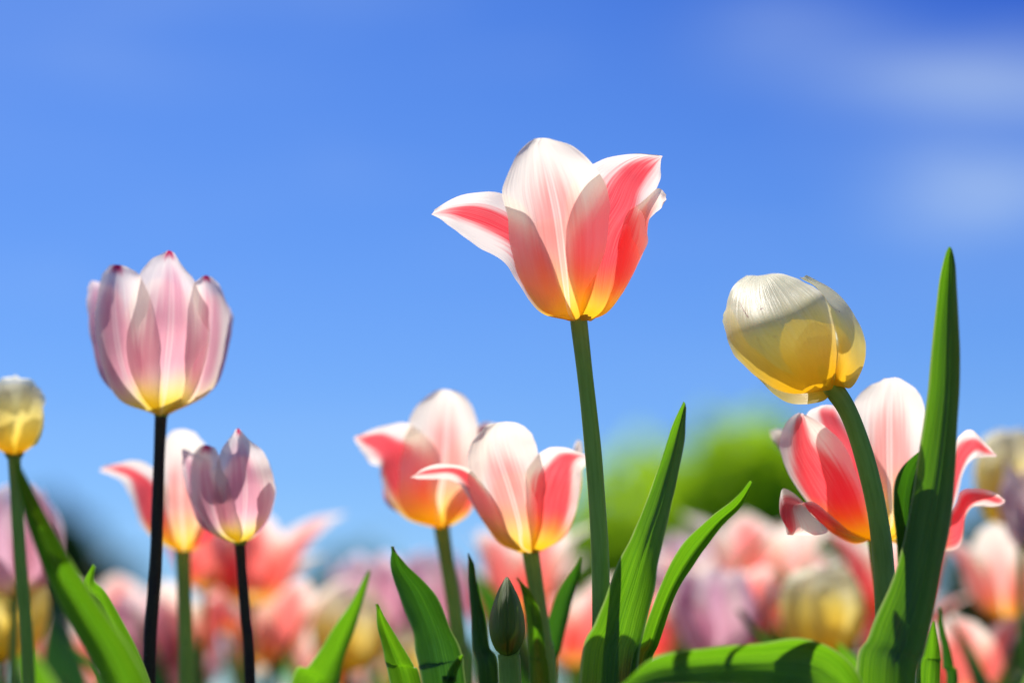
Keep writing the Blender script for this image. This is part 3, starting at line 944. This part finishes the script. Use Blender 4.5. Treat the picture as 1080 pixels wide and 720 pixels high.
# ---- 7 tall lilac tulip
P = Plant('lilac_tulip', 'tall pale lilac tulip with a red tip on a thick black stem, clear of others', 168, 1.075,
          [(170, 437), (168, 480), (166, 540), (164, 600), (159, 660), (157, 720)], 0.0021, STEMD)
P.make_head(0.0030, STEM)
Z = (70, 240, 3.27)
P.petal([(312, 642, 325, 648, 338, 642, -4, -6, -4),                     # centre front
         (255, 570, 338, 580, 425, 575, -18, -20, -16),
         (212, 460, 348, 470, 478, 460, -24, -30, -22),
         (204, 360, 358, 370, 494, 360, -26, -34, -24),
         (222, 250, 362, 260, 482, 250, -26, -34, -24),
         (250, 165, 362, 170, 440, 180, -30, -36, -29),
         (290, 112, 358, 115, 400, 130, -34, -37, -34),
         (340, 85, 356, 80, 374, 90, -37, -38, -37)], *Z, LILAC, seed=70, groove=0.0003)
P.petal([(295, 640, 310, 645, 324, 642, 0, -4, -6),                      # left
         (180, 590, 235, 580, 318, 570, -4, -16, -18),
         (122, 470, 190, 470, 322, 460, -6, -24, -26),
         (98, 350, 170, 360, 320, 350, -4, -25, -31),
         (104, 240, 165, 250, 290, 250, -6, -25, -32),
         (118, 170, 170, 175, 255, 170, -8, -26, -32),
         (145, 130, 175, 128, 210, 135, -16, -26, -30)], *Z, LILAC, seed=71)
P.petal([(328, 642, 342, 646, 360, 640, -6, -4, 0),                      # right
         (400, 580, 440, 590, 490, 570, -18, -16, -4),
         (402, 470, 475, 475, 535, 460, -24, -22, -4),
         (404, 370, 495, 370, 560, 365, -26, -24, -4),
         (412, 270, 500, 270, 560, 280, -28, -26, -6),
         (435, 200, 490, 200, 535, 215, -29, -27, -9),
         (465, 172, 483, 164, 500, 172, -28, -27, -20)], *Z, LILAC, seed=72)
P.petal([(298, 640, 305, 645, 312, 645, 2, 4, 6),                        # back left
         (135, 540, 170, 560, 230, 570, 6, 16, 26),
         (90, 400, 125, 400, 210, 410, 6, 22, 34),
         (72, 290, 110, 290, 200, 300, 4, 24, 36),
         (72, 220, 105, 220, 180, 220, 4, 20, 32),
         (82, 188, 98, 184, 120, 190, 4, 12, 18)], *Z, LILACD, seed=73)
P.petal([(340, 645, 350, 645, 362, 640, 6, 4, 2),                        # back right
         (440, 570, 480, 570, 515, 550, 26, 16, 6),
         (450, 430, 530, 430, 556, 420, 34, 22, 6),
         (455, 320, 535, 320, 568, 320, 34, 22, 6),
         (480, 250, 530, 255, 562, 270, 30, 18, 6),
         (508, 230, 530, 232, 548, 242, 18, 10, 6)], *Z, LILACD, seed=74)
P.petal([(315, 645, 325, 646, 335, 645, 6, 8, 6),                        # back
         (230, 560, 325, 570, 420, 560, 26, 36, 26),
         (180, 430, 325, 430, 470, 430, 34, 46, 34),
         (190, 320, 325, 320, 460, 320, 34, 46, 34),
         (240, 230, 325, 220, 420, 230, 30, 40, 30),
         (300, 180, 325, 175, 350, 180, 28, 32, 28)], *Z, LILACD, seed=75)
P.leaf([(98, 594, 99, 595, 101, 597, 0, 0, 0),
        (86, 620, 93, 620, 100, 612, 0, 4, 0),
        (100, 640, 109, 636, 112, 625, 0, 5, 0),
        (118, 690, 128, 680, 138, 670, 0, 7, 0),
        (138, 732, 148, 726, 158, 718, 0, 7, 0),
        (160, 800, 168, 796, 176, 790, 0, 7, 0),
        (165, 900, 172, 900, 179, 900, 0, 7, 0)], LEAF, Yd=-0.02, seed=76)

# ---- 8 smaller lilac tulip
P = Plant('lilac_tulip', 'smaller mauve tulip with a pointed red tip on a thin black stem', 253, 1.085,
          [(253, 571), (255, 600), (259, 650), (264, 720)], 0.0018, STEMD)
P.make_head(0.0028, STEM)
Z = (90, 430, 4.236)
P.petal([(678, 598, 690, 603, 702, 598, -4, -6, -4),
         (615, 545, 700, 555, 770, 550, -14, -18, -14),
         (582, 450, 712, 460, 830, 455, -18, -27, -18),
         (575, 350, 715, 350, 848, 350, -20, -30, -20),
         (585, 260, 708, 260, 825, 260, -20, -29, -20),
         (610, 185, 695, 190, 790, 190, -25, -30, -25),
         (650, 130, 685, 130, 730, 140, -28, -30, -28),
         (672, 98, 684, 92, 696, 100, -31, -32, -31)], *Z, LILAC, seed=80, groove=0.0003)
P.petal([(660, 598, 675, 603, 690, 598, 0, -4, -6),
         (570, 560, 620, 560, 700, 540, -2, -14, -16),
         (510, 480, 575, 480, 680, 450, -2, -18, -24),
         (478, 390, 550, 390, 650, 350, -2, -18, -27),
         (470, 300, 535, 300, 620, 290, 0, -16, -26),
         (480, 220, 535, 220, 600, 235, 0, -12, -22),
         (520, 170, 545, 166, 580, 180, 0, -12, -12)], *Z, LILAC, seed=81)
P.petal([(690, 598, 700, 603, 720, 598, -5, -3, 0),
         (750, 550, 770, 560, 800, 540, -14, -10, 0),
         (752, 450, 800, 460, 836, 440, -20, -14, 0),
         (755, 350, 810, 350, 852, 355, -22, -16, 0),
         (765, 280, 810, 275, 838, 290, -20, -14, 0),
         (785, 230, 805, 225, 820, 235, -16, -12, 0)], *Z, LILACD, seed=82)
P.petal([(650, 598, 660, 602, 670, 598, 4, 4, 6),
         (530, 540, 570, 550, 620, 550, 6, 14, 20),
         (470, 430, 520, 440, 600, 440, 6, 18, 28),
         (440, 320, 490, 330, 590, 330, 2, 16, 28),
         (432, 240, 470, 250, 560, 250, -4, 8, 22),
         (436, 185, 445, 185, 470, 195, -8, -6, 6)], *Z, LILACD, seed=83)
P.petal([(680, 600, 690, 602, 700, 600, 6, 8, 6),
         (620, 540, 700, 550, 780, 540, 22, 30, 20),
         (590, 420, 705, 420, 820, 420, 28, 36, 24),
         (600, 320, 705, 310, 815, 320, 28, 36, 24),
         (650, 230, 705, 215, 770, 230, 24, 30, 22)], *Z, LILACD, seed=84)
P.leaf([(389, 600, 390, 601, 391, 603, 0, 0, 0),
        (370, 634, 376, 637, 381, 641, -2, 3, 2),
        (350, 665, 360, 672, 368, 682, -4, 6, 3),
        (326, 700, 342, 710, 356, 722, -6, 8, 4),
        (305, 735, 325, 748, 344, 760, -8, 8, 4)], LEAF, Yd=0.03, seed=85)

# ---- 9 pink tulip behind the lilac pair
P = Plant('striped_tulip', 'coral and white tulip half hidden behind the black stem and the mauve tulip', 195, 1.17,
          [(193, 582), (194, 620), (196, 670), (197, 720)], 0.0028, STEM)
Z = (90, 430, 4.236)
P.petal([(425, 640, 440, 645, 455, 640, -4, -6, -4),
         (355, 590, 440, 590, 510, 590, -14, -18, -12),
         (330, 480, 430, 480, 550, 480, -20, -26, -18),
         (320, 370, 425, 370, 570, 370, -22, -28, -20),
         (315, 260, 425, 260, 570, 270, -27, -30, -26),
         (340, 170, 430, 160, 550, 190, -31, -33, -30),
         (385, 105, 430, 95, 490, 110, -36, -37, -36)], *Z, PINKP, seed=90)
P.petal([(410, 640, 425, 645, 440, 640, 0, -3, -5),
         (300, 580, 345, 570, 400, 580, 0, -14, -16),
         (225, 480, 300, 460, 380, 480, 0, -16, -24),
         (195, 380, 260, 345, 370, 360, 0, -16, -26),
         (155, 325, 208, 292, 310, 280, -2, -16, -28),
         (110, 300, 140, 268, 210, 235, -6, -16, -24),
         (65, 278, 72, 270, 90, 255, -14, -16, -15)], *Z, PINK, seed=91)
P.petal([(450, 640, 460, 645, 475, 640, -4, -2, 2),
         (460, 580, 520, 590, 590, 560, -8, -10, 4),
         (480, 470, 560, 470, 640, 460, -12, -12, 4),
         (510, 370, 600, 370, 680, 360, -12, -12, 4)], *Z, PINK, seed=92)
P.petal([(430, 642, 440, 644, 450, 642, 6, 8, 6),
         (300, 560, 420, 560, 540, 560, 22, 30, 20),
         (270, 440, 410, 430, 560, 440, 28, 38, 26),
         (300, 350, 410, 340, 540, 350, 30, 40, 30)], *Z, PINKM, seed=93)

# ---- 10 foremost bent leaf at the left and the yellow tulip it belongs to
P = Plant('cream_tulip', 'blurred yellow tulip above the long bent leaf at the picture edge', 15, 0.93,
          [(15, 478), (17, 520), (22, 600), (30, 720)], 0.0019, STEM)
Z = (-40, 380, 1.0)
P.petal([(50, 98, 55, 100, 60, 98, -3, -6, -3), (33, 86, 54, 90, 76, 86, -12, -18, -12), (26, 62, 54, 64, 84, 62, -16, -24, -16),
         (28, 38, 55, 38, 84, 40, -16, -24, -16), (38, 22, 56, 20, 76, 25, -14, -18, -14), (50, 17, 57, 16, 62, 18, -12, -13, -12)], *Z, YEL, seed=100)
P.petal([(55, 98, 60, 100, 64, 97, -3, -2, 0), (56, 90, 70, 90, 78, 84, -12, -8, 2), (58, 66, 78, 66, 86, 58, -16, -10, 2),
         (60, 44, 78, 42, 86, 40, -16, -10, 2), (62, 32, 74, 26, 84, 30, -12, -8, 2)], *Z, YEL, seed=101)
P.petal([(44, 97, 50, 100, 55, 98, 0, -2, -3), (26, 82, 34, 88, 54, 90, 0, -10, -14), (18, 58, 28, 62, 52, 66, 0, -12, -18),
         (22, 38, 32, 38, 52, 42, 0, -10, -18), (34, 24, 40, 24, 50, 30, 0, -8, -14)], *Z, YEL, seed=102)
P.petal([(50, 98, 56, 99, 60, 98, 4, 6, 4), (28, 84, 56, 88, 82, 84, 14, 22, 14), (24, 50, 56, 50, 86, 50, 18, 28, 18), (40, 26, 56, 24, 74, 26, 16, 22, 16)], *Z, YEL, seed=103)
P.leaf([(13, 478, 14, 479, 16, 481, 6, 6, 6),
        (19, 514, 25, 512, 31, 509, 0, 5, 0),
        (31, 560, 41, 553, 51, 548, -2, 7, 0),
        (50, 611, 64, 603, 77, 593, -4, 9, 0),
        (75, 662, 92, 651, 107, 640, -6, 10, 0),
        (102, 712, 120, 700, 138, 685, -8, 10, 0),
        (118, 765, 138, 752, 160, 738, -8, 10, 0),
        (110, 860, 140, 850, 168, 840, -4, 8, 0)], LEAF, Yd=-0.03, seed=104)


# ------------------------------------------------------------------ background tulips: prototypes then copies
def polar_petal(az, spine, widths, mat, parent, origin, c, cupk=1.0, seed=0, lean=0.0, nv=20, nu=10):
    ca, sa = math.cos(az), math.sin(az)
    out = Vector((ca, sa, 0)); tan = Vector((-sa, ca, 0))
    rows = []
    tab = [(r, z, w) for (r, z), w in zip(spine, widths)]
    for j in range(nv + 1):
        t = j / nv
        r, z, w = cat_rom(tab, t)
        w = max(w, 0.0004)
        rc = max(abs(r), w * 0.7) * 1.15 / cupk
        row = []
        for i in range(nu + 1):
            u = -1 + 2 * i / nu
            x = u * w
            q = mnoise.noise(Vector((u * 1.5 + seed, t * 4, seed * 2.0))) * 0.0022 * t
            row.append(c + out * (r - x * x / (2 * rc) + q) + tan * (x + lean * t * t) + Vector((0, 0, z + q)))
        rows.append(row)
    return grid_obj('petal', rows, mat, parent, origin)


def proto(name, kind, seed):
    rnd = random.Random(seed)
    root = empty(name, (0, 0, 0))
    H = 0.36
    O = Vector((0, 0, 0))
    bx, by = rnd.uniform(-.012, .012), rnd.uniform(-.01, .01)
    sm = STEM if kind != 'lilac' else STEMD if rnd.random() < 0.0 else STEM
    tube('stem', [Vector((bx, by, H)), Vector((bx * 0.8, by, H * 0.7)), Vector((0, 0, H * 0.3)), Vector((0, 0, -0.10))], [0.0026, 0.003, 0.0035, 0.004], sm, root, O, ns=10, nseg=20)
    c = Vector((bx, by, H))
    hd = lathe('flower_head', [(0.0001, -.002), (.0028, -.001), (.0036, .001), (.002, .005), (.002, .012), (.0001, .015)], c, Vector((0, 0, 1)), STEM, root, O, ns=12)
    a0 = rnd.uniform(0, 1)
    for k in range(6):
        az = a0 + k * math.pi / 3 + rnd.uniform(-.1, .1)
        inner = k % 2
        if kind == 'pink':
            o = rnd.uniform(-.004, .012); zz = rnd.uniform(-.004, .004)
            sp = [(.003, 0), (.017 - inner * .003, .009), (.025 - inner * .003, .024), (.028 + o * .4, .040), (.036 + o, .054 + zz), (.046 + o * 1.6, .060 + zz)]
            wd = [.003, .013, .019, .0205, .014, .001]
            mt = (PINKB, PINKP, PINK)[rnd.choice((0, 0, 0, 1, 1, 2))]
        elif kind == 'lilac':
            o = rnd.uniform(-.002, .004)
            sp = [(.003, 0), (.018 - inner * .003, .008), (.025 - inner * .003, .024), (.025 + o, .040), (.021 + o * 1.5, .054), (.018 + o * 3, .063)]
            wd = [.003, .013, .0195, .020, .013, .001]
            mt = LILACB if rnd.random() < 0.75 else LILACD
        else:
            sp = [(.003, 0), (.019 - inner * .003, .008), (.026 - inner * .003, .024), (.026, .040), (.020, .053), (.012, .060)]
            wd = [.003, .014, .021, .0215, .016, .003]
            mt = YEL
        polar_petal(az, sp, wd, mt, hd, O, c, seed=seed * 3.1 + k, lean=rnd.uniform(-.004, .004))
    for k in range(3):
        az = rnd.uniform(0, 6.28) if k == 0 else az + 2.1 + rnd.uniform(-.4, .4)
        Ln = (0.34, 0.30, 0.27)[k] * rnd.uniform(.9, 1.1)
        ox = rnd.uniform(0.03, 0.08)
        rows = []
        out = Vector((math.cos(az), math.sin(az), 0)); tan = Vector((-math.sin(az), math.cos(az), 0))
        tab = [(.003, .02, .010), (.012, .25 * Ln, .018), (ox * .4, .5 * Ln, .021), (ox * .75, .75 * Ln, .016), (ox * 1.1, .95 * Ln, .007), (ox * 1.3, 1.02 * Ln, .0008)]
        for j in range(21):
            t = j / 20
            r, z, w = cat_rom(tab, t)
            row = []
            for i in range(7):
                u = -1 + 2 * i / 6
                q = mnoise.noise(Vector((u + seed + k, t * 4, 1))) * .004 * t
                row.append(out * (r - (u * w) ** 2 / .03 + q) + tan * (u * w) + Vector((0, 0, z + abs(u) * w * .2)))
            rows.append(row)
        grid_obj('leaf', rows, LEAF if k else LEAFD, root, O)
    return root


protos = {k: [proto(n, k, s) for s in ss] for k, n, ss in
          (('pink', 'pink_tulip', (1, 2, 3, 4)), ('lilac', 'mauve_tulip', (5, 6)), ('yellow', 'yellow_tulip', (7, 8)))}
used = set()


def tree_of(o):
    return [c for c in S.objects if c.parent == o]


kids = {}
for lst in protos.values():
    for r_ in lst:
        kids[r_.name] = [(c, tree_of(c)) for c in tree_of(r_)]
FLOWER_Z = 0.36


def place(kind, var, px, py, Y, rz, label, group, size=1.0, lean=0.0):
    """puts a tulip so that the bottom of its flower is seen at (px, py)"""
    src = protos[kind][var % len(protos[kind])]
    p = at(px, py, Y)
    s = size
    if src.name in used:
        r = src.copy(); S.collection.objects.link(r)
        for c, sub in kids[src.name]:
            d = c.copy(); S.collection.objects.link(d); d.parent = r
            for e in sub:
                f = e.copy(); S.collection.objects.link(f); f.parent = d
    else:
        r = src; used.add(src.name)
    r.scale = (size, size, size)
    r.location = (p.x - lean * p.z, Y, p.z - FLOWER_Z * size)
    r.rotation_euler = (0, lean, rz)
    tag(r, label, 'tulip', group)
    return r


GB = 'blurred tulips farther back in the bed'
spec = [
    ('lilac', 0, 12, 622, 1.13, 0.4, 'blurred pale lilac tulip behind the long bent leaf, above a low yellow bloom', 1.0),
    ('yellow', 0, 10, 690, 1.16, 0.0, 'blurred yellow tulip low under the pale lilac one behind the bent leaf', 1.0),
    ('pink', 0, 288, 632, 1.36, 0.9, 'blurred coral tulip right behind the mauve tulip with the thin black stem', 1.05),
    ('pink', 1, 302, 692, 1.40, 2.0, 'blurred coral tulip below another coral one beside the thin black stem', 0.95),
    ('pink', 2, 222, 616, 1.36, 0.3, 'blurred small pink tulip directly under the half hidden coral tulip', 0.75),
    ('pink', 3, 247, 668, 1.46, 1.4, 'blurred pink tulip crossed by the thin black stem, lower than its neighbours', 0.95),
    ('lilac', 1, 152, 712, 1.42, 0.7, 'blurred pale mauve tulip low at the foot of the thick black stem', 1.0),
    ('lilac', 0, 205, 725, 1.50, 2.7, 'blurred mauve tulip low between the black stem and the green stem', 0.95),
    ('lilac', 1, 410, 676, 1.50, 1.9, 'blurred mauve tulip behind the tips of the two dark leaves', 1.1),
    ('yellow', 1, 386, 704, 1.45, 0.9, 'blurred yellow tulip low between the slanting leaf and the dark leaves', 1.0),
    ('lilac', 0, 458, 668, 1.50, 0.2, 'blurred mauve tulip crossed by the stem of the farther middle tulip', 1.05),
    ('pink', 2, 520, 672, 1.60, 2.2, 'blurred pale pink tulip behind the closed bud', 1.1),
    ('pink', 0, 566, 640, 1.38, 0.1, 'blurred pink tulip directly behind the stem of the nearer middle tulip', 0.95),
    ('pink', 3, 603, 698, 1.42, 0.6, 'blurred coral tulip between the bud and the tall green stem', 0.95),
    ('lilac', 1, 732, 648, 1.60, 1.1, 'blurred lilac tulip behind the thin folded leaf', 1.1),
    ('pink', 2, 722, 692, 1.40, 2.6, 'blurred creamy pink tulip just above the dark arching leaf', 1.05),
    ('lilac', 0, 788, 690, 1.27, 1.6, 'blurred lilac and white tulip beside the squat yellow bloom', 0.95),
    ('yellow', 0, 868, 686, 1.22, 0.5, 'blurred squat yellow tulip above the arching leaf', 0.92),
    ('pink', 1, 815, 640, 1.42, 1.2, 'blurred wide pink tulip under the drooping petal of the open pink tulip', 1.15),
    ('pink', 3, 765, 668, 1.55, 0.2, 'blurred pink tulip between two lilac ones behind the thin folded leaf', 1.1),
    ('pink', 0, 898, 652, 1.45, 2.9, 'blurred coral tulip just left of the big upright leaf', 1.1),
    ('yellow', 1, 1066, 552, 1.24, 1.4, 'blurred yellow tulip above a pink one beyond the upright leaf', 1.0),
    ('pink', 1, 1050, 648, 1.30, 0.2, 'blurred pink tulip below the yellow one beyond the upright leaf', 0.95),
    ('pink', 2, 1016, 732, 1.30, 1.0, 'blurred peach tulip lowest beside the foot of the upright leaf', 0.9),
    ('lilac', 1, 1092, 580, 1.20, 2.0, 'blurred white and mauve tulip cut by the picture edge', 0.9),
    ('pink', 3, 60, 716, 1.6, 1.0, 'blurred pink tulip low behind the long bent leaf', 0.9),
    ('pink', 0, 655, 700, 1.62, 2.0, 'blurred pink tulip behind the broad green leaf beside the tall stem', 1.0),
    ('pink', 1, 262, 700, 1.70, 0.5, 'blurred small pink tulip low between the half hidden coral tulip and the mauve one', 0.9),
    ('pink', 0, 335, 722, 1.55, 2.3, 'blurred coral tulip at the foot of the slanting leaf', 0.9),
    ('yellow', 0, 440, 726, 1.60, 1.3, 'blurred cream tulip low behind the broad dark leaf', 0.9),
    ('pink', 3, 118, 690, 1.50, 2.1, 'blurred pink tulip between the bent leaf and the thick black stem', 0.95),
    ('pink', 1, 185, 690, 1.42, 0.2, 'blurred pink tulip between the thick black stem and the green stem', 0.85),
    ('pink', 0, 960, 700, 1.45, 0.9, 'blurred coral tulip hidden mostly by the upright leaf', 0.9),
    ('pink', 2, 850, 665, 1.75, 0.4, 'blurred faint pink tulip far behind the squat yellow bloom', 1.1),
]
for k, v, px, py, Y, rz, lab, sz in spec:
    place(k, v, px, py + 8, Y + 0.10, rz, lab, GB, sz * 0.77, random.uniform(-.04, .04))

# the rest of the bed, low in the picture
rnd = random.Random(5)
rows_lab = {'pink': 'faint pink tulip in the far rows of the bed, melted by blur',
            'lilac': 'faint mauve tulip in the far rows of the bed, melted by blur',
            'yellow': 'faint yellow tulip in the far rows of the bed, melted by blur'}
Y = 1.75
while Y < 4.6:
    n = int(5 + Y * 2.0)
    for i in range(n):
        px = -60 + (1200) * (i + rnd.uniform(0.1, 0.9)) / n
        zt = rnd.uniform(0.165, 0.245) + (Y - 1.75) * 0.012
        d = Y
        py = 837 - (zt - H_CAM) / d * 3000
        k = rnd.choices(('pink', 'lilac', 'yellow'), (6, 1.2, 1.3))[0]
        place(k, rnd.randrange(4), px, py, Y + rnd.uniform(-.1, .1), rnd.uniform(0, 6.28), rows_lab[k], 'far rows of ' + ('mauve' if k == 'lilac' else k) + ' tulips', rnd.uniform(0.68, 0.9))
    Y += 0.32

# leafy plants of the bed that carry no bloom
def leafy(seed):
    rnd = random.Random(seed)
    root = empty('leafy_tulip', (0, 0, 0))
    O = Vector((0, 0, 0))
    for k in range(5):
        az = k * 1.26 + rnd.uniform(-.4, .4)
        Ln = rnd.uniform(0.26, 0.36)
        ox = rnd.uniform(0.03, 0.09)
        out = Vector((math.cos(az), math.sin(az), 0)); tan = Vector((-math.sin(az), math.cos(az), 0))
        tab = [(.003, -.08, .010), (.010, .22 * Ln, .019), (ox * .35, .5 * Ln, .024), (ox * .75, .75 * Ln, .018), (ox * 1.1, .93 * Ln, .008), (ox * 1.35, Ln, .0008)]
        rows = []
        for j in range(25):
            t = j / 24
            r, z, w = cat_rom(tab, t)
            rows.append([out * (r - (u * w) ** 2 / .03 + mnoise.noise(Vector((u + seed + k, t * 4, 1))) * .006 * t) + tan * (u * w) + Vector((0, 0, z + abs(u) * w * .2))
                         for u in (-1, -.66, -.33, 0, .33, .66, 1)])
        grid_obj('leaf', rows, (LEAF, LEAFD, LEAF)[k % 3], root, O)
    return root


lf = [leafy(41), leafy(42)]
lk = [[c for c in S.objects if c.parent == r_] for r_ in lf]
used_leafy = set()
for i, (px, py, Y, rz, lab) in enumerate([
        (372, 585, 1.75, 0.3, 'blurred green leaf clump beyond the slanting leaf, left of the middle pair'),
        (340, 625, 1.95, 1.9, 'blurred green leaf clump low behind the slanting leaf'),
        (622, 560, 1.50, 2.4, 'blurred green leaf clump right behind the tall flower stem'),
        (100, 600, 1.35, 0.9, 'blurred green leaf clump between the bent leaf and the thick black stem'),
        (1003, 590, 1.28, 1.5, 'blurred blue-green leaf clump right beyond the upright leaf'),
        (700, 610, 1.75, 2.9, 'blurred green leaf clump behind the broad leaf and the thin folded leaf'),
        (935, 600, 1.55, 0.1, 'blurred green leaf clump beneath the open pink tulip'),
        (232, 640, 1.40, 1.1, 'blurred green leaf clump between the green stem and the thin black stem'),
        (150, 650, 1.45, 0.2, 'blurred green leaf clump low beside the thick black stem'),
        (290, 665, 1.35, 2.2, 'blurred green leaf clump low between the thin black stem and the slanting leaf'),
        (830, 660, 1.30, 1.3, 'blurred green leaf clump around the squat yellow bloom'),
        (505, 640, 1.55, 2.0, 'blurred green leaf clump behind the bud and the narrow leaf'),
        (25, 610, 1.25, 0.5, 'blurred green leaf clump at the edge under the pale lilac bloom')]):
    p = at(px, py, Y)
    k = i % 2
    if k in used_leafy:
        r = lf[k].copy(); S.collection.objects.link(r)
        for c in lk[k]:
            d = c.copy(); S.collection.objects.link(d); d.parent = r
    else:
        r = lf[k]; used_leafy.add(k)
    r.location = (p.x, Y, min(0, p.z - 0.34)); r.rotation_euler = (0, 0, rz)
    tag(r, lab, 'plant', 'leafy tulip plants without a bloom')
